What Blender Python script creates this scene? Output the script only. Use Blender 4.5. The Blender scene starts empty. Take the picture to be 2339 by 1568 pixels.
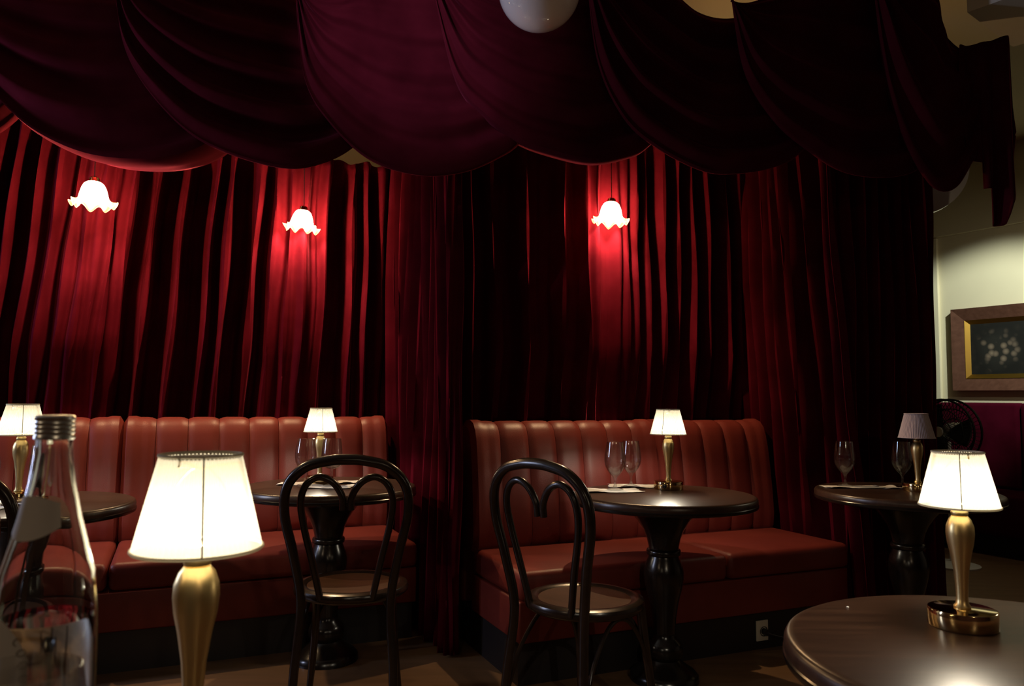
import bpy, math, random
from mathutils import Vector, Matrix
random.seed(7)
PI = math.pi
SC = bpy.context.scene
COL = SC.collection

# ------------------------------------------------------------------ camera
cam_d = bpy.data.cameras.new('camera'); cam = bpy.data.objects.new('camera', cam_d); COL.objects.link(cam)
cam_d.sensor_fit = 'HORIZONTAL'; cam_d.sensor_width = 36.0; cam_d.lens = 36.0 * 1757.0 / 2339.0
cam_d.clip_start = 0.02
pitch, roll = math.radians(4.04), math.radians(0.5)
fwd = Vector((0, math.cos(pitch), math.sin(pitch))); r0 = Vector((1, 0, 0)); u0 = r0.cross(fwd)
rgt = r0 * math.cos(roll) + u0 * math.sin(roll); upv = rgt.cross(fwd)
M = Matrix((rgt, upv, -fwd)).transposed().to_4x4(); M.translation = (0, 0, 1.145)
cam.matrix_world = M
SC.camera = cam
cam_d.dof.use_dof = True; cam_d.dof.focus_distance = 3.2; cam_d.dof.aperture_fstop = 9.0

# ------------------------------------------------------------------ world, exposure, window light
w = bpy.data.worlds.new('world'); SC.world = w; w.use_nodes = True
w.node_tree.nodes['Background'].inputs[0].default_value = (0.02, 0.03, 0.06, 1)
w.node_tree.nodes['Background'].inputs[1].default_value = 0.3
vs = SC.view_settings
vs.view_transform = 'Standard'; vs.look = 'None'; vs.exposure = 0.0; vs.gamma = 1.0; vs.use_curve_mapping = False
cy = SC.cycles
cy.use_denoising = True; cy.max_bounces = 10; cy.diffuse_bounces = 3; cy.glossy_bounces = 4; cy.transmission_bounces = 10
cy.transparent_max_bounces = 12; cy.sample_clamp_indirect = 3.0; cy.caustics_reflective = False; cy.caustics_refractive = False
cy.use_adaptive_sampling = False

def light(name, kind, loc, power, color, size=0.02, look=None, sizey=None, spot=None, parent=None):
    l = bpy.data.lights.new(name, kind); l.energy = power; l.color = color
    if kind == 'AREA':
        l.shape = 'RECTANGLE'; l.size = size; l.size_y = sizey or size
    else:
        l.shadow_soft_size = size
    if kind == 'SPOT':
        l.spot_size = math.radians(spot[0]); l.spot_blend = spot[1]
    o = bpy.data.objects.new(name, l); COL.objects.link(o); o.location = loc
    if look is not None:
        o.rotation_euler = (Vector(look) - Vector(loc)).to_track_quat('-Z', 'Y').to_euler()
    if parent is not None: o.parent = parent
    return o

DUSK = (0.62, 0.70, 1.0); WARM = (1.0, 0.66, 0.34); CREAM = (1.0, 0.88, 0.68)
P_WINDOW, P_SPOT, P_TABLE, P_PEND, P_WALL, P_BEHIND = 46.0, 190.0, 9.0, 50.0, 40.0, 12.0
# dusk light falling in through the narrow window of the left wall
light('window_daylight', 'AREA', (-3.97, 2.5, 1.75), P_WINDOW, DUSK, 0.16, (0, 2.5, 1.6), 1.5)

# ------------------------------------------------------------------ material helpers
def nm(name):
    m = bpy.data.materials.new(name); m.use_nodes = True
    nt = m.node_tree; return m, nt, nt.nodes['Principled BSDF']
def setp(b, **k):
    T = dict(col='Base Color', rough='Roughness', metal='Metallic', ior='IOR', trans='Transmission Weight', coat='Coat Weight',
             coatr='Coat Roughness', sheen='Sheen Weight', sheenr='Sheen Roughness', sheent='Sheen Tint', spec='Specular IOR Level')
    for a, v in k.items():
        if a in ('col', 'sheent'): v = (*v, 1)
        b.inputs[T[a]].default_value = v
def noise(nt, scale, detail=3, rough=0.5, coord='Object', stretch=None):
    tc = nt.nodes.new('ShaderNodeTexCoord'); n = nt.nodes.new('ShaderNodeTexNoise')
    n.inputs['Scale'].default_value = scale; n.inputs['Detail'].default_value = detail; n.inputs['Roughness'].default_value = rough
    src = tc.outputs[coord]
    if stretch:
        mp = nt.nodes.new('ShaderNodeMapping'); mp.inputs['Scale'].default_value = stretch
        nt.links.new(src, mp.inputs[0]); src = mp.outputs[0]
    nt.links.new(src, n.inputs['Vector']); return n
def bump(nt, b, src, strength=0.2, dist=0.01):
    bp = nt.nodes.new('ShaderNodeBump'); bp.inputs['Strength'].default_value = strength; bp.inputs['Distance'].default_value = dist
    nt.links.new(src, bp.inputs['Height']); nt.links.new(bp.outputs[0], b.inputs['Normal'])
def ramp(nt, src, stops):
    r = nt.nodes.new('ShaderNodeValToRGB'); e = r.color_ramp.elements
    e[0].position, e[0].color = stops[0][0], (*stops[0][1], 1)
    e[1].position, e[1].color = stops[-1][0], (*stops[-1][1], 1)
    for p, c in stops[1:-1]:
        x = e.new(p); x.color = (*c, 1)
    nt.links.new(src, r.inputs[0]); return r
def plain(name, **k):
    m, nt, b = nm(name); setp(b, **k); return m

MAT = {}
def velvet(name, c, sheen, tint, rough=0.35):
    m, nt, b = nm(name); setp(b, rough=1.0, spec=0.0, sheen=sheen, sheenr=rough, sheent=tint)
    n = noise(nt, 6, 4); r = ramp(nt, n.outputs[0], [(0.3, tuple(x * 0.75 for x in c)), (0.7, tuple(x * 1.2 for x in c))])
    nt.links.new(r.outputs[0], b.inputs['Base Color'])
    n2 = noise(nt, 420, 2); bump(nt, b, n2.outputs[0], 0.12, 0.002); return m
MAT['velvet'] = velvet('curtain_velvet', (0.058, 0.003, 0.0075), 0.5, (1.0, 0.10, 0.20), 0.18)
MAT['swag'] = velvet('swag_velvet', (0.050, 0.0045, 0.009), 0.13, (1.0, 0.16, 0.30), 0.3)
MAT['plum'] = velvet('plum_velvet', (0.05, 0.003, 0.010), 0.06, (1.0, 0.2, 0.35))
def leather():
    m, nt, b = nm('oxblood_leather'); setp(b, rough=0.45, spec=0.38)
    n = noise(nt, 4, 5); r = ramp(nt, n.outputs[0], [(0.3, (0.140, 0.020, 0.015)), (0.7, (0.195, 0.030, 0.022))])
    nt.links.new(r.outputs[0], b.inputs['Base Color'])
    v = nt.nodes.new('ShaderNodeTexVoronoi'); v.inputs['Scale'].default_value = 260
    tc = nt.nodes.new('ShaderNodeTexCoord'); nt.links.new(tc.outputs['Object'], v.inputs['Vector'])
    bump(nt, b, v.outputs['Distance'], 0.12, 0.002); return m
MAT['leather'] = leather()
def wood(name, c0, c1, rough, stretch=(3, 30, 30), coat=0.0):
    m, nt, b = nm(name); setp(b, rough=rough, coat=coat, coatr=0.12)
    n = noise(nt, 1.0, 6, 0.6, stretch=stretch); r = ramp(nt, n.outputs[0], [(0.3, c0), (0.7, c1)])
    nt.links.new(r.outputs[0], b.inputs['Base Color'])
    bump(nt, b, n.outputs[0], 0.04, 0.004); return m
MAT['table_top'] = wood('dark_walnut', (0.024, 0.011, 0.007), (0.055, 0.026, 0.015), 0.31, (4, 40, 4))
MAT['ebony'] = wood('ebonised_wood', (0.006, 0.004, 0.003), (0.012, 0.008, 0.006), 0.22)
MAT['chair'] = wood('black_bentwood', (0.010, 0.006, 0.004), (0.022, 0.012, 0.008), 0.24)
MAT['chair_seat'] = wood('brown_seat', (0.055, 0.024, 0.012), (0.085, 0.038, 0.019), 0.35)
MAT['frame_wood'] = wood('mahogany_frame', (0.085, 0.036, 0.023), (0.13, 0.058, 0.038), 0.4)
MAT['floor'] = wood('floor_wood', (0.13, 0.07, 0.032), (0.20, 0.11, 0.055), 0.45, (2, 18, 2))
def plaster(name, c):
    m, nt, b = nm(name); setp(b, rough=0.85)
    n = noise(nt, 2.5, 4); r = ramp(nt, n.outputs[0], [(0.3, tuple(x * 0.95 for x in c)), (0.7, c)])
    nt.links.new(r.outputs[0], b.inputs['Base Color']); n2 = noise(nt, 90, 3); bump(nt, b, n2.outputs[0], 0.05, 0.003); return m
MAT['cream'] = plaster('cream_plaster', (0.72, 0.66, 0.47))
MAT['ceiling'] = plaster('cream_ceiling', (0.70, 0.62, 0.40))
MAT['grey_beam'] = plaster('pale_beam_paint', (0.66, 0.62, 0.50))
MAT['dark_wall'] = plaster('dark_wall_paint', (0.10, 0.05, 0.045))
MAT['black_paint'] = plain('black_plinth', col=(0.012, 0.008, 0.008), rough=0.5)
m, nt, b = nm('satin_brass'); setp(b, col=(0.78, 0.60, 0.28), metal=1.0, rough=0.36); MAT['brass'] = m
n = noise(nt, 60, 2, stretch=(1, 1, 12)); bump(nt, b, n.outputs[0], 0.02, 0.002)
MAT['brass_shiny'] = plain('polished_brass', col=(0.80, 0.60, 0.30), metal=1.0, rough=0.10)
MAT['steel'] = plain('galvanised_steel', col=(0.60, 0.63, 0.62), metal=1.0, rough=0.30)
MAT['black_metal'] = plain('black_wire', col=(0.02, 0.02, 0.02), rough=0.4, metal=0.6)
MAT['white_plastic'] = plain('white_plastic', col=(0.62, 0.62, 0.60), rough=0.4)
MAT['black_plastic'] = plain('black_plastic', col=(0.01, 0.01, 0.01), rough=0.35)
MAT['socket'] = plain('cream_socket_plastic', col=(0.55, 0.50, 0.40), rough=0.4)
MAT['cord'] = plain('black_cord', col=(0.02, 0.015, 0.012), rough=0.6)
MAT['paper'] = plain('white_paper', col=(0.75, 0.73, 0.68), rough=0.9)
MAT['label'] = plain('grey_label_paper', col=(0.60, 0.58, 0.54), rough=0.8)
MAT['label_ink'] = plain('brown_label_ink', col=(0.20, 0.165, 0.13), rough=0.8)
MAT['opal'] = plain('opal_globe_glass', col=(0.84, 0.80, 0.80), rough=0.06, coat=0.6, coatr=0.03)
MAT['gold_slip'] = plain('gilt_slip', col=(0.85, 0.55, 0.12), metal=1.0, rough=0.3)
MAT['glass'] = plain('clear_glass', col=(0.97, 0.985, 0.98), rough=0.0, trans=1.0, ior=1.6)
def thin_glass():
    """thin-walled goblet glass: clear straight through, mirror-like towards the rims"""
    m = bpy.data.materials.new('thin_clear_glass'); m.use_nodes = True; nt = m.node_tree; nt.nodes.clear()
    out = nt.nodes.new('ShaderNodeOutputMaterial'); tr = nt.nodes.new('ShaderNodeBsdfTransparent'); tr.inputs[0].default_value = (0.975, 0.985, 0.98, 1)
    gl = nt.nodes.new('ShaderNodeBsdfGlossy'); gl.inputs['Roughness'].default_value = 0.015
    lw = nt.nodes.new('ShaderNodeLayerWeight'); pw = nt.nodes.new('ShaderNodeMath'); pw.operation = 'POWER'; pw.inputs[1].default_value = 3.5
    ma = nt.nodes.new('ShaderNodeMath'); ma.operation = 'MULTIPLY_ADD'; ma.inputs[1].default_value = 0.85; ma.inputs[2].default_value = 0.075
    mx = nt.nodes.new('ShaderNodeMixShader')
    nt.links.new(lw.outputs['Facing'], pw.inputs[0]); nt.links.new(pw.outputs[0], ma.inputs[0]); nt.links.new(ma.outputs[0], mx.inputs[0])
    nt.links.new(tr.outputs[0], mx.inputs[1]); nt.links.new(gl.outputs[0], mx.inputs[2])
    gs = nt.nodes.new('ShaderNodeBsdfGlass'); gs.inputs['Roughness'].default_value = 0.0; gs.inputs['IOR'].default_value = 1.5
    m2 = nt.nodes.new('ShaderNodeMixShader'); m2.inputs[0].default_value = 0.20
    nt.links.new(mx.outputs[0], m2.inputs[1]); nt.links.new(gs.outputs[0], m2.inputs[2]); nt.links.new(m2.outputs[0], out.inputs[0])
    return m
MAT['thin_glass'] = thin_glass()
MAT['bottle_glass'] = plain('bottle_glass', col=(0.93, 0.97, 0.94), rough=0.0, trans=1.0, ior=1.48)
MAT['water'] = plain('water', col=(0.97, 0.99, 0.985), rough=0.0, trans=1.0, ior=1.33)

def fabric_shade(name, trl, alpha, tcol, dif):
    """thin lampshade cloth: scatters light through, lets part of it straight through"""
    m = bpy.data.materials.new(name); m.use_nodes = True; nt = m.node_tree; nt.nodes.clear()
    out = nt.nodes.new('ShaderNodeOutputMaterial')
    t = nt.nodes.new('ShaderNodeBsdfTranslucent'); t.inputs[0].default_value = (*[x * trl for x in tcol], 1)
    d = nt.nodes.new('ShaderNodeBsdfDiffuse'); d.inputs[0].default_value = (*dif, 1)
    a = nt.nodes.new('ShaderNodeAddShader'); tr = nt.nodes.new('ShaderNodeBsdfTransparent'); tr.inputs[0].default_value = (1, 0.93, 0.82, 1)
    mx = nt.nodes.new('ShaderNodeMixShader'); mx.inputs[0].default_value = alpha
    nt.links.new(t.outputs[0], a.inputs[0]); nt.links.new(d.outputs[0], a.inputs[1])
    nt.links.new(a.outputs[0], mx.inputs[1]); nt.links.new(tr.outputs[0], mx.inputs[2]); nt.links.new(mx.outputs[0], out.inputs[0])
    return m
MAT['shade'] = fabric_shade('cream_pleated_cloth', 0.042, 0.11, (1.0, 0.97, 0.84), (0.12, 0.112, 0.092))
MAT['shade_trim'] = fabric_shade('cream_binding', 0.05, 0.05, (1.0, 0.93, 0.75), (0.50, 0.47, 0.38))
MAT['light_stop'] = fabric_shade('added_light_stop', 0.012, 0.03, (1.0, 0.95, 0.8), (0.6, 0.57, 0.5))  # for the disc added in the shade top to hold back light
MAT['seam'] = plain('shade_seam_wire', col=(0.20, 0.18, 0.12), rough=0.7)
MAT['shade_off'] = plain('unlit_shade_cloth', col=(0.50, 0.42, 0.44), rough=0.9)
MAT['frost'] = fabric_shade('frosted_glass', 0.8, 0.42, (1.0, 0.85, 0.55), (0.4, 0.36, 0.26))

# ------------------------------------------------------------------ mesh helpers
def tag(o, label=None, cat=None, group=None, kind=None):
    if label: o['label'] = label
    if cat: o['category'] = cat
    if group: o['group'] = group
    if kind: o['kind'] = kind
    return o
def mesh(name, V, F, mat, parent=None, smooth=True, loc=None, rz=None):
    me = bpy.data.meshes.new(name); me.from_pydata([tuple(v) for v in V], [], F); me.update()
    if mat is not None: me.materials.append(MAT[mat] if isinstance(mat, str) else mat)
    if smooth:
        me.polygons.foreach_set('use_smooth', [True] * len(me.polygons))
        me.set_sharp_from_angle(angle=math.radians(42))
    o = bpy.data.objects.new(name, me); COL.objects.link(o)
    if parent is not None: o.parent = parent
    if loc is not None: o.location = loc
    if rz is not None: o.rotation_euler = (0, 0, rz)
    return o
def empty(name, loc, rz=0.0, label=None, cat=None, group=None, scale=1.0):
    o = bpy.data.objects.new(name, None); COL.objects.link(o); o.location = loc; o.rotation_euler = (0, 0, rz); o.scale = (scale,) * 3
    o.empty_display_size = 0.05
    return tag(o, label, cat, group)
def g_box(x0, x1, y0, y1, z0, z1, bv=0.0):
    if bv <= 0:
        V = [(x, y, z) for x in (x0, x1) for y in (y0, y1) for z in (z0, z1)]
        return V, [(0, 1, 3, 2), (4, 6, 7, 5), (0, 4, 5, 1), (2, 3, 7, 6), (0, 2, 6, 4), (1, 5, 7, 3)]
    import bmesh
    bm = bmesh.new(); bmesh.ops.create_cube(bm, size=1)
    for v in bm.verts:
        v.co = ((x0 + x1) / 2 + v.co.x * (x1 - x0), (y0 + y1) / 2 + v.co.y * (y1 - y0), (z0 + z1) / 2 + v.co.z * (z1 - z0))
    bmesh.ops.bevel(bm, geom=bm.edges[:], offset=bv, segments=3, affect='EDGES', profile=0.5)
    bm.verts.index_update(); V = [tuple(v.co) for v in bm.verts]; F = [tuple(v.index for v in f.verts) for f in bm.faces]; bm.free()
    return V, F
def join(*parts):
    V, F = [], []
    for v, f in parts:
        k = len(V); V += list(v); F += [tuple(i + k for i in q) for q in f]
    return V, F
def g_lathe(prof, n=40, cap=True, rfun=None, a0=0.0, a1=2 * PI):
    full = abs(a1 - a0 - 2 * PI) < 1e-6; V, F = [], []
    m_ = n if full else n + 1
    for (r, z) in prof:
        for i in range(m_):
            a = a0 + (a1 - a0) * i / n; rr, zz = (r, z) if rfun is None else rfun(r, z, a)
            V.append((rr * math.cos(a), rr * math.sin(a), zz))
    for j in range(len(prof) - 1):
        for i in range(n):
            p, q = j * m_ + i, j * m_ + (i + 1) % m_
            F.append((p, q, q + m_, p + m_))
    if cap and full:
        if prof[0][0] > 1e-6: F.append(tuple(range(m_ - 1, -1, -1)))
        if prof[-1][0] > 1e-6: F.append(tuple((len(prof) - 1) * m_ + i for i in range(m_)))
    return V, F
def crom(pts, k=8):
    P = [Vector(p) for p in pts]; P = [P[0] * 2 - P[1]] + P + [P[-1] * 2 - P[-2]]; out = []
    for i in range(1, len(P) - 2):
        a, b_, c, d = P[i - 1:i + 3]
        for j in range(k):
            t = j / k
            out.append(0.5 * ((2 * b_) + (c - a) * t + (2 * a - 5 * b_ + 4 * c - d) * t * t + (3 * b_ - a - 3 * c + d) * t ** 3))
    out.append(P[-2]); return out
def g_tube(pts, r, n=10, closed=False):
    P = [Vector(p) for p in pts]; N = len(P); V, F = [], []
    rr = r if callable(r) else (lambda t: r)
    prev = None
    for i in range(N):
        if closed: tg = (P[(i + 1) % N] - P[i - 1]).normalized()
        else: tg = (P[min(i + 1, N - 1)] - P[max(i - 1, 0)]).normalized()
        if prev is None:
            a = tg.orthogonal().normalized()
        else:
            a = (prev - tg * prev.dot(tg)).normalized()
        prev = a; c = tg.cross(a)
        for k in range(n):
            th = 2 * PI * k / n; V.append(P[i] + (a * math.cos(th) + c * math.sin(th)) * rr(i / (N - 1)))
    M_ = N if closed else N - 1
    for i in range(M_):
        for k in range(n):
            p, q = i * n + k, i * n + (k + 1) % n; s = ((i + 1) % N) * n
            F.append((p, q, s + (k + 1) % n, s + k))
    if not closed:
        F.append(tuple(range(n - 1, -1, -1))); F.append(tuple((N - 1) * n + k for k in range(n)))
    return V, F
def g_grid(fun, nu, nv):
    V = [fun(i / nu, j / nv) for j in range(nv + 1) for i in range(nu + 1)]
    F = [(j * (nu + 1) + i, j * (nu + 1) + i + 1, (j + 1) * (nu + 1) + i + 1, (j + 1) * (nu + 1) + i) for j in range(nv) for i in range(nu)]
    return V, F
def kids(o): return [c for c in bpy.data.objects if c.parent == o]
def copy_tree(o, parent=None):
    c = o.copy(); COL.objects.link(c); c.parent = parent
    for ch in kids(o): copy_tree(ch, c)
    return c
def hsh(i, s=0.0):
    x = math.sin(i * 12.9898 + s * 78.233) * 43758.5453; return x - math.floor(x)

TH = math.radians(23.5); U = Vector((math.cos(TH), math.sin(TH), 0)); N_ = Vector((math.sin(TH), -math.cos(TH), 0))
J1 = Vector((-0.653, 4.219, 0)); J2 = Vector((-0.16, 3.549, 0)); J2R = J2 + U * 1.72

# ================================================================== the room
CEIL = 3.25
tag(mesh('floor', *g_box(-4.1, 9.5, -3.1, 8.2, -0.06, 0.0), 'floor', smooth=False), kind='structure')
tag(mesh('ceiling', *g_box(-4.1, 9.5, -3.1, 8.2, CEIL, CEIL + 0.08), 'ceiling', smooth=False), kind='structure')
tag(mesh('wall_left', *join(g_box(-4.1, -4.0, -3.1, 2.35, 0, CEIL), g_box(-4.1, -4.0, 2.65, 8.2, 0, CEIL), g_box(-4.1, -4.0, 2.35, 2.65, 0, 0.9),
                            g_box(-4.1, -4.0, 2.35, 2.65, 2.6, CEIL)), 'dark_wall', smooth=False), kind='structure')
tag(mesh('wall_far', *g_box(-4.0, 3.3, 8.0, 8.1, 0, CEIL), 'dark_wall', smooth=False), kind='structure')
tag(mesh('wall_front', *g_box(-4.0, 9.5, -3.1, -3.0, 0, CEIL), 'dark_wall', smooth=False), kind='structure')
win = tag(empty('window_1', (-4.05, 2.5, 0.9), PI / 2), kind='structure')
mesh('window_frame', *join(g_box(-.15, .15, -.03, .03, 0, .03), g_box(-.15, .15, -.03, .03, 1.67, 1.70), g_box(-.15, -.12, -.03, .03, .03, 1.67),
                           g_box(.12, .15, -.03, .03, .03, 1.67), g_box(-.12, .12, -.03, .03, .835, .865)), 'grey_beam', win, False)
for z0_, z1_ in ((.03, .835), (.865, 1.67)):
    mesh('pane', *g_box(-.12, .12, -.004, .004, z0_, z1_), 'glass', win, False)

def wall_seg(name, P, d, L, th, z0, z1, mat):
    nrm = Vector((-d.y, d.x, 0)); c = [P, P + d * L, P + d * L + nrm * th, P + nrm * th]
    V = [(p.x, p.y, z) for z in (z0, z1) for p in c]
    return tag(mesh(name, V, [(3, 2, 1, 0), (4, 5, 6, 7), (0, 1, 5, 4), (1, 2, 6, 5), (2, 3, 7, 6), (3, 0, 4, 7)], mat, smooth=False), kind='structure')
wall_seg('wall_back_left', J1 - N_ * 0.50 - U * 3.75, U, 6.0, 0.08, 0, CEIL, 'cream')
wall_seg('wall_back_right', J2 - N_ * 0.50 + U * 0.0, U, 1.72, 0.08, 0, CEIL, 'cream')
RW = Vector((3.9, 6.4, 0)); RD = Vector((0.5, -0.866, 0)); RN = Vector((-0.866, -0.5, 0))   # right-hand wall: point, run, normal into room
wall_seg('wall_right', RW - RD * 1.75, RD, 12.6, 0.1, 0, CEIL, 'cream')
def onwall(s, off, z): p = RW + RD * s + RN * off; return Vector((p.x, p.y, z))
def wall_box(name, s0, s1, o0, o1, z0, z1, mat, parent=None):
    V = [onwall(s, o, z) for s in (s0, s1) for o in (o0, o1) for z in (z0, z1)]
    return mesh(name, V, g_box(0, 1, 0, 1, 0, 1)[1], mat, parent, False)
tag(wall_box('trim_1', -1.7, 4.0, 0, .05, 2.575, 2.655, 'cream'), kind='structure')
tag(wall_box('trim_2', -0.368, -0.325, 0, .03, 0, 2.57, 'cream'), kind='structure')
# boxed beam under the ceiling at the right
bm_ = wall_seg('trim_3', Vector((2.08, 3.42, 0)), Vector((0.62, -0.785, 0)), 2.6, 0.55, 2.93, CEIL, 'grey_beam')

# ================================================================== banquettes
CH = 0.146
def banquette(P, secs, depth, plinth, label):
    """P: seat/back junction at the left end; x runs along the wall, y to the back"""
    L = sum(secs) * CH
    t = empty('banquette', (P.x, P.y, 0), TH, label, 'banquette', 'red leather banquettes')
    mesh('plinth', *g_box(0.015, L - .015, -plinth, 0.20, 0, 0.17), 'black_paint', t, False)
    mesh('seat_base', *g_box(0.004, L - .004, -depth + .015, 0.05, 0.172, 0.335, 0.008), 'leather', t)
    mesh('back_frame', *g_box(0.004, L - .004, 0.185, 0.27, 0.172, 0.985, 0.02), 'leather', t)
    x = 0
    for k, n in enumerate(secs):
        V, F = g_box(x + .003, x + n * CH - .003, -depth, 0.045, 0.337, 0.452, 0.028)
        V = [(a, b_, c + 0.012 * max(0, math.sin(PI * min(1, max(0, (a - x) / (n * CH))))) ** .5 * max(0, math.sin(PI * min(1, max(0, (b_ + depth) / depth)))) ** .5 * (c > .4)) for a, b_, c in V]
        mesh('seat_cushion', V, F, 'leather', t)
        for i in range(n):
            xa = x + i * CH
            endL, endR = (i == 0), (i == n - 1)
            # padded channel: path from the seat up the raked face, over a round top, down the back
            path = [(0.035, 0.43), (0.010, 0.47), (0.004, 0.53), (0.014, 0.65), (0.028, 0.77), (0.045, 0.88), (0.060, 0.945),
                    (0.075, 0.985), (0.100, 1.012), (0.135, 1.024), (0.180, 1.022), (0.215, 1.006), (0.238, 0.975), (0.245, 0.93), (0.245, 0.86)]
            nrm = []
            for q in range(len(path)):
                p0, p1 = path[max(q - 1, 0)], path[min(q + 1, len(path) - 1)]
                dy, dz = p1[0] - p0[0], p1[1] - p0[1]; l = math.hypot(dy, dz); nrm.append((-dz / l, dy / l))
            na = 9; V = []; F = []
            for q, (py, pz) in enumerate(path):
                for a in range(na):
                    s = a / (na - 1) * 2 - 1
                    e = 2.6
                    puff = 0.011 * (1 - abs(s) ** 5.0) - 0.004
                    if (endL and s < 0) or (endR and s > 0): puff = 0.013 * (1 - abs(s) ** 8) - 0.02 * (abs(s) > .99)
                    V.append((xa + CH / 2 + s * (CH / 2 - .0008), py + nrm[q][0] * puff, pz + nrm[q][1] * puff))
            for q in range(len(path) - 1):
                for a in range(na - 1):
                    p = q * na + a; F.append((p, p + 1, p + na + 1, p + na))
            # side cheeks close the channel
            kk = len(V)
            for side, a in ((0, 0), (1, na - 1)):
                ring = [q * na + a for q in range(len(path))]
                cx, cyy, cz = V[ring[0]]; V.append((cx, 0.20, 0.43)); c0 = len(V) - 1; V.append((cx, 0.20, 0.86)); c1 = len(V) - 1
                poly = ring + [c1, c0]
                F.append(tuple(reversed(poly)) if side == 0 else tuple(poly))
            mesh('back_channel', V, F, 'leather', t)
        x += n * CH
    return t
banquette(J1 - U * (16 * CH), [7, 9], 0.55, 0.50, 'long oxblood leather banquette with channelled back at the left, under two pendants')
banquette(J2, [7, 5], 0.505, 0.455, 'shorter oxblood leather banquette in the middle with its end panel showing')

# ================================================================== curtains
def curtain(name, P, d, ridges, z0, z1, label, slant=lambda u: 0.0, flare=0.15, seed=0, nz=44, mat='velvet', back=None, du=0.006, lean=0.0, turn=None, group='floor-length velvet curtains'):
    """ridges: list of (u, depth of the fold that follows); cloth falls behind the ridge line"""
    bk = back if back is not None else Vector((-d.y, d.x, 0))
    u0_, u1_ = ridges[0][0], ridges[-1][0]; nu = int((u1_ - u0_) / du)
    def fun(a, b_):
        u = u0_ + (u1_ - u0_) * a; z = z1 + (z0 - z1) * b_
        i = 0
        while i < len(ridges) - 2 and ridges[i + 1][0] <= u: i += 1
        ua, A = ridges[i]; ub = ridges[i + 1][0]; p = (u - ua) / max(ub - ua, 1e-6)
        wob = 0.10 * math.sin(3.1 * z + 5 * hsh(i, seed)) * math.sin(PI * p)
        p = min(1, max(0, p + wob * 0.8))
        wl_, wr_ = 0.010 + 0.018 * hsh(i, seed + 3), 0.010 + 0.018 * hsh(i + 1, seed + 3)
        da, db = p * (ub - ua), (1 - p) * (ub - ua)
        dep = A * (1 - math.exp(-(da / wl_) ** 2)) * (1 - math.exp(-(db / wr_) ** 2)) * (0.86 + 0.14 * math.sin(PI * p))
        # small secondary crease inside wide folds
        if ub - ua > 0.11: dep -= 0.012 * math.exp(-((p - 0.35 - 0.3 * hsh(i, seed + 8)) / 0.07) ** 2) * (0.6 + 0.4 * math.sin(2.3 * z + i))
        ridge_in = 0.018 * math.sin(2.0 * z + 9 * hsh(i, seed + 1)) * (1 - p) + 0.018 * math.sin(2.0 * z + 9 * hsh(i + 1, seed + 1)) * p
        fl = 1 + flare * b_
        pin = min(1.0, 0.35 + (z1 - z) / 0.25)
        dep = dep * fl * pin + ridge_in
        uu = u + slant(u) * (z - 1.75) * 1.0
        uu += 0.006 * math.sin(7 * z + 11 * hsh(i, seed + 5))
        if turn is not None and uu > turn[0]:
            f = min(1.0, (uu - turn[0]) / 0.03); q = P + d * turn[0] + turn[1] * (uu - turn[0]) + (bk * (1 - f) + turn[2] * f) * dep
            return (q.x, q.y, z)
        q = P + d * uu + bk * (dep - (lean + 0.07 * lean / 0.08 * min(1, max(0, (-1.25 - u) / 0.3))) * min(1, max(0, (z - 1.06) / 0.35)))
        return (q.x, q.y, z + (0.012 * math.sin(40 * u) if b_ < 1e-6 else 0))
    V, F = g_grid(fun, nu, nz)
    o = mesh(name, V, F, mat)
    sm = o.modifiers.new('thickness', 'SOLIDIFY'); sm.thickness = 0.004; sm.offset = 0
    return tag(o, label, 'curtain', group)
R1 = [(-2.55, 0.1), (-2.47, 0.12), (-2.36, 0.11), (-2.25, 0.108), (-2.18, 0.135), (-2.077, 0.135), (-1.971, 0.121), (-1.881, 0.135), (-1.78, 0.095), (-1.696, 0.108), (-1.61, 0.045), (-1.542, 0.030), (-1.483, 0.025), (-1.424, 0.040), (-1.353, 0.135), (-1.24, 0.155), (-1.104, 0.155), (-0.952, 0.095), (-0.87, 0.155), (-0.728, 0.108), (-0.628, 0.050), (-0.541, 0.035), (-0.457, 0.081), (-0.34, 0.149), (-0.186, 0.095), (-0.104, 0.108), (-0.01, 0.081), (0.06, 0.000)]
curtain('curtain', J1 - N_ * 0.30, U, R1, 0.30, 2.50, 'crimson velvet curtain behind the long left banquette, lit by two pendants',
        slant=lambda u: 0.085 * min(1, max(0, -u / 1.6)), seed=1, lean=0.06)
R2 = [(-0.04, 0.112), (0.07, 0.125), (0.18, 0.155), (0.364, 0.155), (0.582, 0.125), (0.72, 0.035), (0.782, 0.050), (0.905, 0.030), (0.96, 0.035), (1.024, 0.075), (1.104, 0.100), (1.206, 0.100), (1.31, 0.100), (1.407, 0.100), (1.509, 0.125), (1.651, 0.112), (1.76, 0.000)]
curtain('curtain', J2 - N_ * 0.30, U, R2, 0.30, 2.60, 'crimson velvet curtain behind the middle banquette, lit by one pendant',
        slant=lambda u: -0.02, seed=2, lean=0.06)
R3 = [(0.0, 0.075), (0.12, 0.075), (0.21, 0.075), (0.30, 0.075), (0.40, 0.075), (0.50, 0.075), (0.60, 0.075), (0.70, 0.075), (0.80, 0.075), (0.87, 0.075), (0.96, 0.075), (1.044, 0.075), (1.15, 0.075), (1.2, 0.045), (1.235, 0.03), (1.27, 0)]
curtain('curtain', J1 + U * 0.03 - N_ * 0.36, N_, R3, 0.01, 2.62, 'narrow run of tight crimson curtain folds dividing the two leather banquettes', seed=3, flare=0.2, turn=(1.2, U, -N_))
R4 = [(0.0, 0.085), (0.07, 0.085), (0.129, 0.085), (0.192, 0.110), (0.293, 0.085), (0.363, 0.085), (0.447, 0.085), (0.512, 0.110), (0.621, 0.110), (0.74, 0.085), (0.80, 0.000)]
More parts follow.
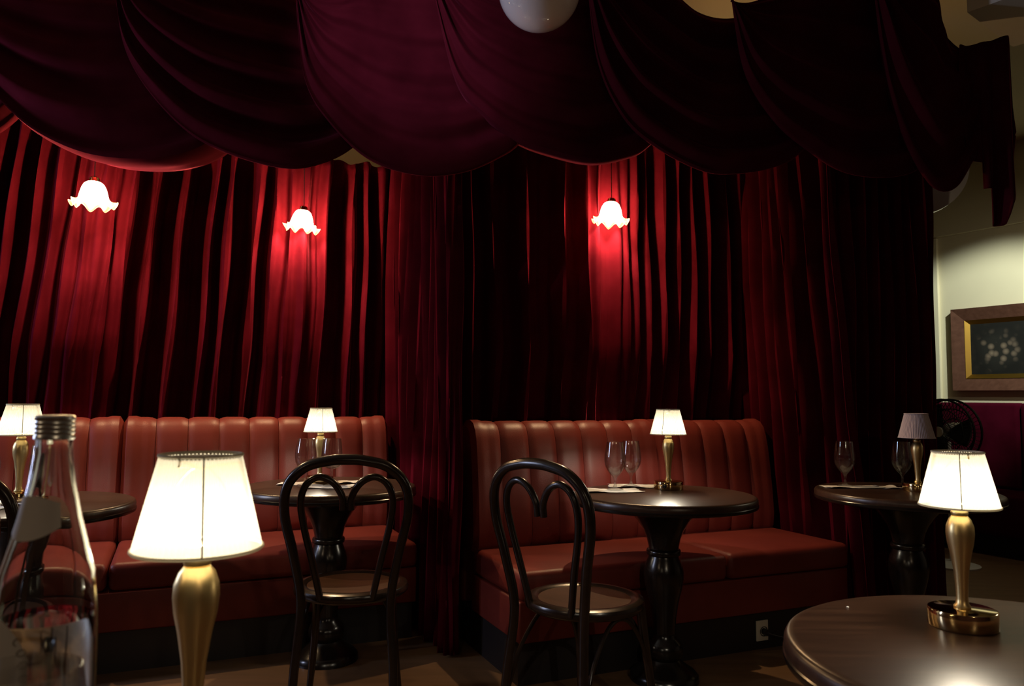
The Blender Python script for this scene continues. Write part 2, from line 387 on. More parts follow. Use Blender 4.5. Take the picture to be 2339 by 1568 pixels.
curtain('curtain', J2R + U * 0.045 - N_ * 0.36, N_, R4, 0.01, 2.62, 'crimson curtain folds falling past the right end of the middle banquette', slant=lambda u: -0.05 - 0.05 * u, seed=4, flare=0.2)
P5 = J2R + U * 0.10 + N_ * 0.40
R5 = [(0, 0.072), (.09, 0.084), (.19, 0.084), (.28, 0.084), (.37, 0.084), (.46, 0.072), (.55, 0.084), (.64, 0.050), (.70, 0.000)]
curtain('curtain', P5, U, R5, 0.01, 2.62, 'nearly black unlit curtain at the right beside the cream wall', slant=lambda u: -0.02, seed=5, flare=0.1)

# ================================================================== swagged valance
SD = Vector((1, 0.04, 0)).normalized(); SB = Vector((-SD.y, SD.x, 0)); SP = Vector((0, 3.36, 0))
def polyl(pts, k=10):
    c = crom([(a, 0, b_) for a, b_ in pts], k); L = [0]
    for i in range(1, len(c)): L.append(L[-1] + (c[i] - c[i - 1]).length)
    def H(s):
        q = s * L[-1]
        for i in range(1, len(c)):
            if L[i] >= q - 1e-9: return c[i - 1].lerp(c[i], (q - L[i - 1]) / max(L[i] - L[i - 1], 1e-9))
        return c[-1].copy()
    return H
def swag(pts, top, label, seed, nfold=6, front=-0.13, rear=0.12, amp=0.044, lip=0.06, band=0.06):
    H, T = polyl(pts), polyl(top)
    def fun(s, v):
        t = min(1.0, v / 0.92); lipf = max(0.0, (v - 0.92) / 0.08)
        h = H(s); q0 = T(s)
        e = t ** 1.1
        x = q0.x + (h.x - q0.x) * e; z = q0.z + (h.z - q0.z) * e
        env = math.sin(PI * min(1, max(0, s))) ** 0.5
        sk = s - 0.5
        ph = 2 * PI * ((nfold - 1.5) * t ** 1.15 + 0.35 * math.sin(2.0 * sk + seed) * t) + seed
        f = math.sin(ph); f = math.copysign(abs(f) ** 0.8, f)
        fold = amp * f * env * (0.35 + 0.65 * t) * (0.7 + 0.3 * math.sin(5 * s + seed * 3))
        fold += 0.004 * math.sin(2.3 * ph + 5 * s) * env + 0.010 * math.sin(7 * s + 3 * t + seed)
        fade = 1 - max(0, (t - 0.93) / 0.07)
        d = front + (rear - front) * (s ** 0.8) - 0.07 * math.sin(PI * t * 0.8) * env + fold * fade
        # the last turn of cloth rolls under, towards the curtain behind, and shows its underside
        d += lip * lipf * env
        z -= 0.010 * math.sin(PI * min(1, lipf * 1.5)) * env if lipf > 0 else 0
        z += band * lipf * lipf * env
        q = SP + SD * x + SB * d
        return (q.x, q.y, z)
    V, F = g_grid(fun, 80, 110)
    o = mesh('swag', V, F, 'swag')
    sm = o.modifiers.new('thickness', 'SOLIDIFY'); sm.thickness = 0.004; sm.offset = 1
    return tag(o, label, 'valance swag', 'swags of the velvet valance')
swag([(-3.16, 2.901), (-3.08, 2.551), (-2.938, 2.341), (-2.746, 2.21), (-2.561, 2.175), (-2.379, 2.218), (-2.236, 2.309), (-2.152, 2.477), (-2.119, 2.934)],
     [(-3.162, 2.921), (-2.645, 2.947), (-2.12, 2.954)],
     'dark valance swag cut by the left edge of the picture', 1.4, 5, lip=0.06, band=0.02)
swag([(-2.626, 2.938), (-2.54, 2.742), (-2.362, 2.57), (-2.204, 2.397), (-2.067, 2.274), (-1.876, 2.186), (-1.688, 2.163), (-1.501, 2.185), (-1.338, 2.265), (-1.189, 2.462), (-1.128, 2.965)],
     [(-2.626, 2.938), (-2.083, 2.965), (-1.609, 2.98), (-1.129, 2.985)],
     'dark red valance swag above the far left pendant, with a brightly lit lower edge', 0.3, 5, lip=0.26, band=0.02)
swag([(-1.712, 2.946), (-1.685, 2.667), (-1.598, 2.481), (-1.43, 2.298), (-1.256, 2.204), (-1.027, 2.15), (-0.875, 2.169), (-0.723, 2.255), (-0.611, 2.416), (-0.543, 2.861)],
     [(-1.713, 2.967), (-1.36, 2.988), (-1.051, 2.987), (-0.953, 2.925), (-0.845, 2.88), (-0.718, 2.876), (-0.543, 2.871)],
     'dark valance swag above the tilted second pendant', 1.7, 6, lip=0.06, band=0.02)
swag([(-0.953, 2.93), (-0.913, 2.528), (-0.802, 2.332), (-0.626, 2.178), (-0.413, 2.123), (-0.22, 2.147), (-0.065, 2.22), (0.032, 2.296), (0.149, 2.475), (0.226, 3.007)],
     [(-0.953, 2.93), (-0.894, 2.893), (-0.826, 2.883), (-0.739, 2.924), (-0.604, 3.012), (-0.152, 3.036), (0.225, 3.038)],
     'plum-tinted valance swag left of the white globe, hanging lowest in the centre', 2.9, 6, lip=0.06, band=0.02)
swag([(-0.378, 2.988), (-0.264, 2.545), (-0.125, 2.378), (0.013, 2.287), (0.15, 2.241), (0.347, 2.207), (0.504, 2.236), (0.613, 2.295), (0.764, 2.49), (0.848, 2.923)],
     [(-0.379, 3.019), (0.146, 3.056), (0.606, 3.06), (0.747, 2.977), (0.848, 2.923)],
     'dark red valance swag right under the white globe', 0.9, 6, lip=0.16, band=0.02)
swag([(0.305, 3.009), (0.366, 2.622), (0.485, 2.382), (0.643, 2.255), (0.841, 2.169), (0.98, 2.162), (1.161, 2.196), (1.303, 2.27), (1.428, 2.466), (1.522, 3.047)],
     [(0.305, 3.04), (0.546, 3.048), (0.717, 2.981), (0.837, 2.91), (0.969, 2.897), (1.121, 2.943), (1.255, 3.028), (1.522, 3.068)],
     'dark valance swag right of the globe, above the end of the middle banquette', 2.2, 6, lip=0.06, band=0.02)
swag([(0.948, 2.899), (1.025, 2.578), (1.164, 2.378), (1.323, 2.26), (1.442, 2.192), (1.563, 2.164), (1.725, 2.167), (1.869, 2.221), (1.955, 2.376), (2.023, 2.874)],
     [(0.948, 2.899), (1.05, 2.916), (1.173, 2.978), (1.358, 3.063), (1.75, 3.086), (1.975, 3.019), (2.023, 2.874)],
     'nearly black valance swag above the unlit curtain', 1.2, 6, lip=0.05, band=0.02)
swag([(1.584, 3.049), (1.675, 2.574), (1.77, 2.311), (1.847, 2.18), (1.927, 2.107), (2.019, 2.123), (2.104, 2.236), (2.181, 2.381), (2.249, 2.822)],
     [(1.584, 3.07), (1.915, 3.08), (1.975, 2.998), (2.008, 2.874), (2.13, 2.806), (2.249, 2.826)],
     'last black valance swag in front of the metal duct', 0.5, 5, lip=0.04, band=0.02)
# stepped tail at the right end of the valance
def tail():
    out = [(2.064, 2.796), (2.145, 2.802), (2.307, 2.851), (2.318, 2.611), (2.336, 2.385), (2.326, 2.221), (2.315, 2.098), (2.29, 2.088), (2.26, 1.951), (2.207, 1.955), (2.192, 2.112), (2.151, 2.115), (2.152, 2.237), (2.106, 2.277), (2.057, 2.358)]
    xs = [2.058 + i * 0.00462 for i in range(61)]
    def span(x):
        zs = []
        for i in range(len(out)):
            (xa, za), (xb, zb) = out[i], out[(i + 1) % len(out)]
            if (xa - x) * (xb - x) <= 0 and abs(xa - xb) > 1e-9: zs.append(za + (zb - za) * (x - xa) / (xb - xa))
        return (min(zs), max(zs)) if len(zs) > 1 else None
    sp = [(x, span(x)) for x in xs]; sp = [(x, q) for x, q in sp if q]
    nv = 30; V = []; F = []
    for j in range(nv + 1):
        for x, (za, zb) in sp:
            d = 0.035 * math.sin(60 * x + 0.8 * math.sin(3 * za)) * (0.3 + 0.7 * j / nv) + 0.03
            q = SP + SD * x + SB * d; V.append((q.x, q.y, zb + (za - zb) * j / nv))
    n = len(sp)
    F = [(j * n + i, j * n + i + 1, (j + 1) * n + i + 1, (j + 1) * n + i) for j in range(nv) for i in range(n - 1)]
    o = mesh('valance_tail', V, F, 'swag'); sm = o.modifiers.new('thickness', 'SOLIDIFY'); sm.thickness = 0.006
    tag(o, 'stepped black tail hanging at the right end of the valance', 'valance tail')
tail()

# ================================================================== pendants with ruffled glass
def pendant(loc, rz, tilt, label, scale=1.0, top=3.24):
    t = empty('pendant_lamp', loc, rz, label, 'pendant lamp', 'ruffled glass pendants', scale)
    t.rotation_euler = (tilt, 0, rz)
    def ruff(r, z, a):
        k = max(0, (r - 0.052) / 0.042)
        return r * (1 + 0.10 * k * math.cos(8 * a)), z + 0.017 * k * math.cos(8 * a + 0.4) + 0.004 * k * math.sin(3 * a)
    prof = [(0.018, 0.070), (0.030, 0.066), (0.042, 0.056), (0.050, 0.040), (0.056, 0.020), (0.060, 0.0), (0.063, -0.014), (0.070, -0.026), (0.080, -0.034), (0.090, -0.038), (0.0945, -0.037)]
    V, F = g_lathe(prof, 96, False, ruff)
    mesh('glass_shade', V, F, 'frost', t)
    mesh('fitter_cap', *g_lathe([(0.0, 0.092), (0.012, 0.092), (0.021, 0.086), (0.024, 0.072), (0.024, 0.066), (0.019, 0.066), (0.0, 0.068)], 24), 'brass_shiny', t)
    h = (top - loc[2]) / scale
    mesh('cord', *g_tube([(0, 0, 0.09), (0, -h * math.sin(-tilt) * .5, h * .5), (0, h * math.sin(tilt), h)], 0.0022, 6), 'cord', t)
    light('pendant_bulb', 'POINT', (0, 0, 0.012), P_PEND, WARM, 0.018, parent=t)
    return t
pendant((-1.962, 3.540, 2.065), 0.3, 0.0, 'ruffled glass pendant at the far left, hanging straight', 1.02)
pendant((-1.148, 4.130, 2.086), 1.1, math.radians(7), 'tilted ruffled glass pendant above the long banquette, second from the left', 0.97)
pendant((0.512, 3.980, 2.106), 2.0, math.radians(4), 'ruffled glass pendant above the middle banquette', 0.98)

# opal globe near the ceiling
g = empty('globe_lamp', (0.088, 2.7, 2.628), 0, 'white opal glass globe lamp hanging near the ceiling', 'globe lamp')
mesh('globe', *g_lathe([(0.15 * math.sin(PI * (0.0 + i / 24) * 0.93 + 0), -0.15 * math.cos(PI * i / 24 * 0.93)) if i else (0.0, -0.15) for i in range(25)], 48), 'opal', g)
mesh('fitter', *g_lathe([(0.0, 0.20), (0.02, 0.20), (0.045, 0.17), (0.05, 0.135), (0.0, 0.135)], 24), 'brass', g)
mesh('rod', *g_tube([(0, 0, .19), (0, 0, .4), (0, 0, .605)], 0.008, 8), 'brass', g)
mesh('ceiling_rose', *g_lathe([(0.0, .59), (.05, .595), (.055, .621), (0, .621)], 24), 'brass', g)

# ================================================================== tables
def make_table(loc, label, group='round pedestal tables', R=0.378):
    t = empty('pedestal_table', (loc[0], loc[1], 0), 0, label, 'table', group)
    mesh('table_top', *g_lathe([(0.0, 0.705), (R - .02, 0.705), (R - .006, 0.709), (R, 0.718), (R, 0.738), (R - .004, 0.746), (R - .010, 0.749), (R - .02, 0.75), (0.0, 0.75)], 96), 'table_top', t)
    mesh('rim_band', *g_lathe([(R - .012, .7045), (R + .0005, .7085), (R + .0022, .713), (R + .0022, .720), (R - .001, .7235)], 96, False), 'ebony', t)
    mesh('pedestal', *g_lathe([(0.0, 0.704), (0.155, 0.704), (0.155, 0.692), (0.135, 0.672), (0.108, 0.640), (0.085, 0.605), (0.070, 0.570), (0.062, 0.535), (0.062, 0.527), (0.069, 0.522), (0.071, 0.513), (0.069, 0.503),
         (0.062, 0.498), (0.065, 0.488), (0.075, 0.465), (0.081, 0.435), (0.081, 0.405), (0.074, 0.365), (0.060, 0.310), (0.050, 0.25), (0.046, 0.19), (0.050, 0.165), (0.068, 0.15), (0.076, 0.13), (0.076, 0.105), (0.066, 0.086), (0.0, 0.086)], 40), 'ebony', t)
    mesh('foot_plate', *g_lathe([(0.0, 0.084), (0.064, 0.084), (0.075, 0.070), (0.10, 0.052), (0.125, 0.036), (0.138, 0.022), (0.14, 0.0), (0.0, 0.0)], 48), 'ebony', t)
    return t
T1 = (-1.764, 2.799); T2 = (-0.800, 3.440); T3 = (0.636, 3.240); T4 = (1.74, 3.42); TR = (0.83, 1.235); TL = (-0.28, 0.60)
make_table(T1, 'round dark table at the left edge, behind the bottle and a chair')
make_table(T2, 'round dark table behind the upright bentwood chair, in front of the long banquette')
make_table(T3, 'round dark table in front of the middle banquette')
make_table(T4, 'round black table before the unlit curtain, carrying the unlit lamp')
make_table(TR, 'large near dark wooden table at the lower right')
make_table(TL, 'nearest table below the frame, under the bottle and the big lit lamp')

# ================================================================== table lamps
def make_lamp(loc, rz, label, scale=1.0, lit=True, seam_rz=0.0, switch=None, power=1.0, wide=1.0):
    t = empty('table_lamp', (loc[0], loc[1], 0.7505), rz, label, 'table lamp', 'small brass table lamps', scale)
    b_ = mesh('base', *g_lathe([(0.0, 0.0), (0.0565, 0.0), (0.0575, 0.0015), (0.0575, 0.029), (0.0565, 0.0315), (0.054, 0.0325), (0.0, 0.033)], 56), 'brass_shiny', t)
    if switch is not None:
        mesh('switch', *g_lathe([(0.0, 0.0), (0.008, 0.0), (0.008, 0.006), (0.006, 0.008), (0.0, 0.008)], 16), 'black_plastic', b_)
        sw_ = kids(b_)[-1]; sw_.location = (0.0565 * math.cos(switch), 0.0565 * math.sin(switch), 0.016); sw_.rotation_euler = (0, PI / 2, switch)
    mesh('stem', *g_lathe([(0.0, 0.0325), (0.014, 0.0325), (0.0145, 0.036), (0.011, 0.041), (0.0098, 0.050), (0.0104, 0.070), (0.0128, 0.100), (0.0175, 0.130), (0.0218, 0.150), (0.0236, 0.167), (0.0228, 0.180), (0.0185, 0.192), (0.0138, 0.198), (0.0, 0.198)], 40), 'brass', t)
    mesh('collar', *g_lathe([(0.0, 0.1975), (0.0125, 0.198), (0.0138, 0.2005), (0.0145, 0.204), (0.0138, 0.2085), (0.0112, 0.211), (0.0112, 0.215), (0.0165, 0.2185), (0.0165, 0.221), (0.0, 0.2215)], 32), 'brass', t)
    np_ = 64
    def pleat(r, z, a): return r + 0.0007 * math.cos(np_ * a), z
    rb, rt = 0.0660 * wide, 0.0418 * wide
    prof = [(rb + (rt - rb) * i / 10, 0.217 + 0.098 * i / 10) for i in range(11)]
    sh = mesh('lamp_shade', *g_lathe(prof, np_ * 4, False, pleat), 'shade' if lit else 'shade_off', t)
    for nm_, r, z in (('bottom_binding', rb + .0008, 0.217), ('top_binding', rt + .0008, 0.315)):
        ring = [(r * math.cos(2 * PI * i / 56), r * math.sin(2 * PI * i / 56), z) for i in range(56)]
        mesh(nm_, *g_tube(ring, 0.0018, 6, True), 'shade_trim' if lit else 'shade_off', sh)
    sm_ = mesh('shade_seam', *g_tube([(rb + .0016, 0, .2175), ((rb + rt) / 2 + .0016, 0, .266), (rt + .0016, 0, .3145)], 0.0009, 6), 'seam' if lit else 'shade_off', sh)
    sm_.rotation_euler = (0, 0, seam_rz - rz)
    # frame that carries the shade: hub, three spokes, and an added disc blocking upward light, the diffuser
    fr = [g_tube(crom([(q * .012, 0, .2205), (q * .027, 0, .24), (q * .028, 0, .275), (q * .012, 0, .298), (0, 0, .301)], 5), 0.0012, 6) for q in (-1, 1)]
    for k in range(3):
        a = 2 * PI * k / 3 + .4; fr.append(g_tube([(0, 0, .300), (rt * .52 * math.cos(a), rt * .52 * math.sin(a), .304), (rt * 1.05 * math.cos(a), rt * 1.05 * math.sin(a), .306)], 0.0014, 6))
    mesh('shade_carrier', *join(*fr), 'brass', t)
    mesh('top_light_stop', *g_lathe([(0.0, .3115), (rt * 1.0, .3115), (rt * 1.0, .3125), (0.0, .3125)], 40), 'light_stop', t)  # added disc, keeps most bulb light from escaping upwards
    if lit: light('lamp_bulb', 'POINT', (0, 0, 0.238), P_TABLE * power, CREAM, 0.010, parent=t)
    return t
def toward_cam(x, y): return math.atan2(-y, -x)
make_lamp((-0.345, 0.864), 0, 'largest, nearest lit brass lamp with cream pleated shade, beside the glass bottle', 1.04, wide=0.98, seam_rz=toward_cam(-.345, .864) + .06)
make_lamp((0.797, 1.383), 0, 'lit brass lamp standing on the near table at the lower right', 0.965, seam_rz=toward_cam(.797, 1.383) + .06)
make_lamp((-1.79, 2.83), 0, 'small lit brass lamp at the left edge behind the bottle cap', 1.12, wide=1.08, seam_rz=toward_cam(-1.79, 2.83) + .02)
make_lamp((-0.862, 3.50), 0, 'small lit brass lamp on the table before the long banquette', 1.07, wide=1.05, seam_rz=toward_cam(-.86, 3.5) + .12)
make_lamp((0.690, 3.401), 0, 'small lit brass lamp on the table before the middle banquette', 1.10, wide=1.07, seam_rz=toward_cam(.69, 3.4) - .33, switch=toward_cam(.69, 3.4) - .25)
make_lamp((1.79, 3.416), 0, 'unlit brass lamp with a lilac-grey shade on the black table', 1.07, lit=False, seam_rz=1.0, wide=1.04)

# ================================================================== glasses, napkins
def glass_mesh(kind):
    if kind == 0:
        out = [(0.0, 0.0), (0.036, 0.0), (0.0365, 0.0015), (0.030, 0.0045), (0.012, 0.009), (0.0065, 0.016), (0.0052, 0.030), (0.0058, 0.046), (0.010, 0.056), (0.022, 0.068), (0.034, 0.084), (0.0425, 0.102), (0.0462, 0.122), (0.0455, 0.145), (0.0415, 0.172), (0.0365, 0.204)]
        inn = [(0.0355, 0.2045), (0.0403, 0.172), (0.0442, 0.145), (0.0448, 0.122), (0.041, 0.103), (0.0322, 0.086), (0.020, 0.072), (0.008, 0.0635), (0.0, 0.062)]
    else:
        out = [(0.0, 0.0), (0.036, 0.0), (0.0365, 0.0015), (0.030, 0.0045), (0.012, 0.009), (0.0065, 0.016), (0.0052, 0.035), (0.0056, 0.065), (0.010, 0.074), (0.026, 0.078), (0.040, 0.087), (0.0455, 0.100), (0.0465, 0.115), (0.0445, 0.145), (0.0415, 0.175), (0.0385, 0.205)]
        inn = [(0.0375, 0.2055), (0.0404, 0.175), (0.0433, 0.145), (0.0452, 0.115), (0.0442, 0.102), (0.038, 0.090), (0.024, 0.0825), (0.009, 0.080), (0.0, 0.0795)]
    return g_lathe(out + inn, 48, False)
GM = {}
def goblet(x, y, kind, label, scale=1.0, z=0.7525):
    o = mesh('stem_glass', *glass_mesh(kind), 'thin_glass') if kind not in GM else None
    if o is None:
        o = bpy.data.objects.new('stem_glass', GM[kind]); COL.objects.link(o)
    else: GM[kind] = o.data
    o.location = (x, y, z); o.scale = (scale,) * 3; o.rotation_euler = (0, 0, x * 7)
    return tag(o, label, 'stem glass', 'clear stem glasses')
def napkin(x, y, rz, wx, wy, label, seed=0, h=0.006):
    def fun(a, b_):
        X = (a - .5) * wx; Y = (b_ - .5) * wy; e = max(abs(a - .5), abs(b_ - .5)) * 2
        zz = 0.0012 + h * max(0, math.sin(6 * a + seed) * math.sin(5 * b_ + 2 * seed)) * e ** 3 + 0.0006 * math.sin(23 * a + seed) ** 2
        return (X + .004 * math.sin(9 * b_ + seed), Y + .004 * math.sin(8 * a), zz)
    V, F = g_grid(fun, 18, 14)
    o = mesh('napkin', V, F, 'paper', loc=(x, y, 0.7506), rz=rz); sm = o.modifiers.new('thickness', 'SOLIDIFY'); sm.thickness = 0.0008; sm.offset = 1
    return tag(o, label, 'napkin', 'white paper napkins')
goblet(0.448, 3.367 - .03, 0, 'front clear goblet on a napkin before the middle banquette', 1.0)
goblet(0.537, 3.47, 0, 'goblet just behind the front one, nearer the lamp before the middle banquette', 0.99)
napkin(0.43, 3.31, 0.15, 0.25, 0.13, 'white napkin under the front goblet before the middle banquette', 1.0)
napkin(0.56, 3.49, -0.1, 0.24, 0.12, 'white napkin between the rear goblet and the lamp base', 2.3)
goblet(-0.900, 3.400, 0, 'tulip goblet left of the lamp on the table before the long banquette', 1.0)
goblet(-0.785, 3.40, 1, 'straight-sided goblet right of the lamp on the table before the long banquette', 1.0)
napkin(-0.955, 3.47, 0.1, 0.16, 0.12, 'white napkin left of the lamp on the table before the long banquette', 0.4)
napkin(-0.78, 3.36, 0.0, 0.19, 0.12, 'white napkin under the straight-sided goblet', 1.4)
napkin(-0.74, 3.55, 0.3, 0.12, 0.10, 'small white napkin behind the straight-sided goblet', 2.4)
goblet(1.532, 3.56, 0, 'goblet standing alone left of the unlit lamp', 1.0)
goblet(1.80, 3.57, 0, 'goblet close behind the unlit lamp', 1.0)
napkin(1.55, 3.53, 0.1, 0.26, 0.10, 'napkin under the goblet left of the unlit lamp', 0.7)
napkin(1.715, 3.53, 0.2, 0.09, 0.09, 'napkin beside the goblet and the unlit lamp', 1.9)
goblet(-1.895, 2.80, 0, 'goblet cut by the left edge of the picture, left of the small lamp', 1.0)
goblet(-1.685, 2.80, 1, 'goblet behind the bottle neck, right of the small lamp', 1.0)
napkin(-1.83, 2.63, 0.15, 0.22, 0.12, 'folded white napkin behind the chair at the left edge', 1.1)
napkin(-1.68, 2.80, -0.2, 0.16, 0.14, 'white napkin under the goblet behind the bottle neck', 0.2)
goblet(-0.335, 0.545, 0, 'nearest goblet in front of the bottle, cut by the bottom edge', 1.0, z=0.7506)
# crumbs on the near table
for x, y, r, cl in ((0.645, 1.50, .0022, 'larger pale crumb on the near table, further left of the lamp'), (0.79, 1.47, .0012, 'smaller pale crumb on the near table, closer to the lamp')):
    V, F = g_lathe([(0.0, 0.0), (r, 0.0), (r * 1.1, r * .5), (r * .6, r), (0.0, r * 1.1)], 7)
    tag(mesh('crumb', V, F, 'paper', loc=(x, y, 0.7502)), cl, 'crumb', 'crumbs on the near table')

# ================================================================== bottle
def bottle():
    X, Y = -0.3775, 0.64
    t = empty('water_bottle', (X, Y, 0.7505), 0, 'clear glass water bottle with metal cap, half full, nearest at the left', 'bottle')
    out = [(0.0, 0.0), (0.036, 0.0), (0.039, 0.003), (0.0395, 0.03), (0.039, 0.12), (0.0392, 0.183), (0.0380, 0.217), (0.0345, 0.249), (0.0293, 0.268), (0.0230, 0.293), (0.0172, 0.322), (0.0143, 0.345), (0.0138, 0.354), (0.0138, 0.368)]
    inn = [(0.0112, 0.368), (0.0114, 0.345), (0.0145, 0.322), (0.0205, 0.293), (0.0268, 0.268), (0.0320, 0.249), (0.0355, 0.217), (0.0367, 0.183), (0.0365, 0.12), (0.0370, 0.03), (0.030, 0.008), (0.0, 0.012)]
    mesh('bottle_glass', *g_lathe(out + inn, 64, False), 'bottle_glass', t)
    wat = [(0.0, 0.0125), (0.030, 0.0085), (0.0368, 0.0302), (0.0363, 0.12), (0.0365, 0.183), (0.0356, 0.212), (0.0345, 0.2135), (0.0, 0.2130)]
    mesh('water', *g_lathe(wat, 64, False), 'water', t)
    cp = [(0.0, 0.3765), (0.0135, 0.3765), (0.0150, 0.375)]
    for k in range(4): cp += [(0.0150, 0.373 - k * .0036), (0.0143, 0.3718 - k * .0036), (0.0150, 0.3705 - k * .0036)]
    cp += [(0.0152, 0.3575), (0.0142, 0.3565)]
    mesh('cap', *g_lathe(cp, 40, False), 'steel', t)
    ac = math.atan2(-Y, -X)    # direction of the viewer; +angle is to the viewer's left
    def rad(z):
        P = sorted([(zz, r) for r, zz in out[1:]])
        for i in range(1, len(P)):
            if P[i][0] >= z: f = (z - P[i - 1][0]) / max(1e-9, P[i][0] - P[i - 1][0]); return P[i - 1][1] + (P[i][1] - P[i - 1][1]) * f
        return P[-1][1]
    def patch(a0, a1, z0, z1, off, cut=None, na=40, nz=20):
        def fun(p, q):
            a = a0 + (a1 - a0) * p; z = z0 + (z1 - z0) * q
            if cut: z = cut(p, q)
            r = rad(z) + off; return (r * math.cos(a), r * math.sin(a), z)
        return g_grid(fun, na, nz)
    d = math.radians
    # angles: viewer's left is the negative sense here
    sgn = -1
    mesh('neck_label', *patch(ac + sgn * d(-18), ac + sgn * d(95), 0.288, 0.306, 0.0006, cut=lambda p, q: (0.288 - 0.010 * math.sin(PI * p * .9)) + q * (0.0185 + 0.016 * math.sin(PI * p * .9))), 'label', t)
    bl = mesh('body_label', *patch(ac + sgn * d(14), ac + sgn * d(110), 0.10, 0.219, 0.0007, cut=lambda p, q: 0.175 - 0.01 + q * (0.010 + 0.047 * math.sin(PI * (0.04 + .92 * p)) ** .55)), 'label', t)
    # letters set along the arched edge
    def letter(ch, a, z, s, rot):
        strokes = {'O': [[(math.cos(k * PI / 8), math.sin(k * PI / 8)) for k in range(17)]], 'C': [[(math.cos(.8 + k * 4.7 / 12), math.sin(.8 + k * 4.7 / 12)) for k in range(13)]],
                   'L': [[(-.6, 1), (-.6, 0), (-.6, -1), (.6, -1)]]}[ch]
        parts = []
        for st in strokes:
            pts = []
            for x, y in st:
                xr = x * .75 * math.cos(rot) - y * math.sin(rot); yr = x * .75 * math.sin(rot) + y * math.cos(rot)
                zz = z + yr * s; rr = rad(zz) + .0010; aa = a - sgn * -1 * 0 + (-sgn) * xr * s / rr
                pts.append((rr * math.cos(aa), rr * math.sin(aa), zz))
            parts.append(g_tube(pts, 0.0004, 5))
        return join(*parts)
    for ch, aa, zz, rt_ in (('C', 27, .205, -.9), ('O', 22, .197, -1.1), ('O', 19.5, .188, -1.3), ('C', 18, .178, -1.45)):
        mesh('letter', *letter(ch, ac + sgn * d(aa), zz, .0032, rt_), 'label_ink', bl)
bottle()

# ================================================================== bentwood chairs
def make_chair(loc, rz, label):
    t = empty('bentwood_chair', (loc[0], loc[1], 0), rz, label, 'chair', 'black bentwood chairs')
    hp = [(-.175, -.235, 0), (-.165, -.212, .22), (-.152, -.192, .43), (-.178, -.212, .60), (-.208, -.232, .74), (-.198, -.246, .84), (-.140, -.256, .902), (-.06, -.261, .925), (0, -.262, .929)]
    full = hp + [(-x, y, z) for x, y, z in reversed(hp[:-1])]
    mesh('back_hoop', *g_tube(crom(full, 8), lambda q: 0.0185 - .003 * abs(q - .5) * 2, 12), 'chair', t)
    for s in (-1, 1):
        lp = [(-.088, -.178, .44), (-.118, -.200, .58), (-.148, -.218, .71), (-.155, -.232, .79), (-.135, -.240, .845), (-.092, -.244, .868), (-.046, -.242, .848), (-.016, -.236, .80), (-.0135, -.230, .755)]
        mesh('back_loop', *g_tube(crom([(s * x, y, z) for x, y, z in lp], 8), 0.0122, 10), 'chair', t)
    mesh('seat_ring', *g_lathe([(.150, .428), (.195, .424), (.206, .432), (.209, .445), (.204, .456), (.188, .462), (.172, .461), (.160, .454)], 56, False), 'chair', t)
    mesh('seat', *g_lathe([(0.0, .440), (.168, .440), (.171, .455), (.12, .452), (.06, .450), (0.0, .4495)], 48), 'chair_seat', t)
    for s in (-1, 1):
        mesh('leg', *g_tube(crom([(s * .138, .135, .44), (s * .146, .152, .30), (s * .160, .178, .12), (s * .172, .200, 0)], 6), lambda q: .0175 - .005 * q, 12), 'chair', t)
        mesh('leg_brace', *g_tube(crom([(s * .160, .172, .16), (s * .150, .13, .30), (s * .145, .05, .395), (s * .148, -.05, .395), (s * .158, -.15, .29), (s * .165, -.205, .16)], 8), .0075, 8), 'chair', t)
    mesh('leg_brace', *g_tube(crom([(-.155, .172, .17), (-.13, .155, .31), (-.06, .14, .395), (.06, .14, .395), (.13, .155, .31), (.155, .172, .17)], 8), .0075, 8), 'chair', t)
    return t
make_chair((-0.585, 2.90), math.radians(6), 'bentwood chair seen square from behind, in front of the long banquette')
make_chair((0.259, 2.726), math.radians(-44), 'bentwood chair turned aside, in front of the middle banquette')
make_chair((-1.63, 2.43), math.radians(4), 'bentwood chair cut by the left edge, behind the bottle')

# ================================================================== right-hand corner: picture, velvet bench, fan, duct, socket
pf = empty('framed_picture', tuple(onwall(0, 0, 0)), 0, 'dark flower painting in a wide wooden frame on the cream wall', 'picture')
MI = Matrix.Translation(onwall(0, 0, 0)).inverted()
def wpart(name, quads, mat, parent=pf):
    V, F = [], []
    for q in quads:
        k = len(V); V += [MI @ onwall(*p) for p in q]; F.append(tuple(range(k, k + len(q))))
    return mesh(name, V, F, mat, parent, False)
s0, s1, za, zb = -0.203, 0.797, 1.235, 1.925; fw = 0.10
def bar(name, A, B, Cc, D):     # outer edge A-B, inner edge D-Cc ; moulded: high outside, sloping in
    f = lambda p, o: (p[0], o, p[1])
    wpart(name, [[f(A, .055), f(B, .055), f(Cc, .025), f(D, .025)], [f(A, 0), f(B, 0), f(B, .055), f(A, .055)], [f(D, .025), f(Cc, .025), f(Cc, 0), f(D, 0)]], 'frame_wood')
o_ = [(s0, za), (s1, za), (s1, zb), (s0, zb)]; i_ = [(s0 + fw, za + fw), (s1 - fw, za + fw), (s1 - fw, zb - fw), (s0 + fw, zb - fw)]
for k in range(4): bar('frame_bar', o_[k], o_[(k + 1) % 4], i_[(k + 1) % 4], i_[k])
g2 = 0.035
j_ = [(s0 + fw + g2, za + fw + g2), (s1 - fw - g2, za + fw + g2), (s1 - fw - g2, zb - fw - g2), (s0 + fw + g2, zb - fw - g2)]
for k in range(4):
    A, B, Cc, D = i_[k], i_[(k + 1) % 4], j_[(k + 1) % 4], j_[k]
    wpart('gilt_slip', [[(A[0], .030, A[1]), (B[0], .030, B[1]), (Cc[0], .006, Cc[1]), (D[0], .006, D[1])]], 'gold_slip')
m, nt, b = nm('dark_floral_canvas'); setp(b, rough=0.5)
tc = nt.nodes.new('ShaderNodeTexCoord')
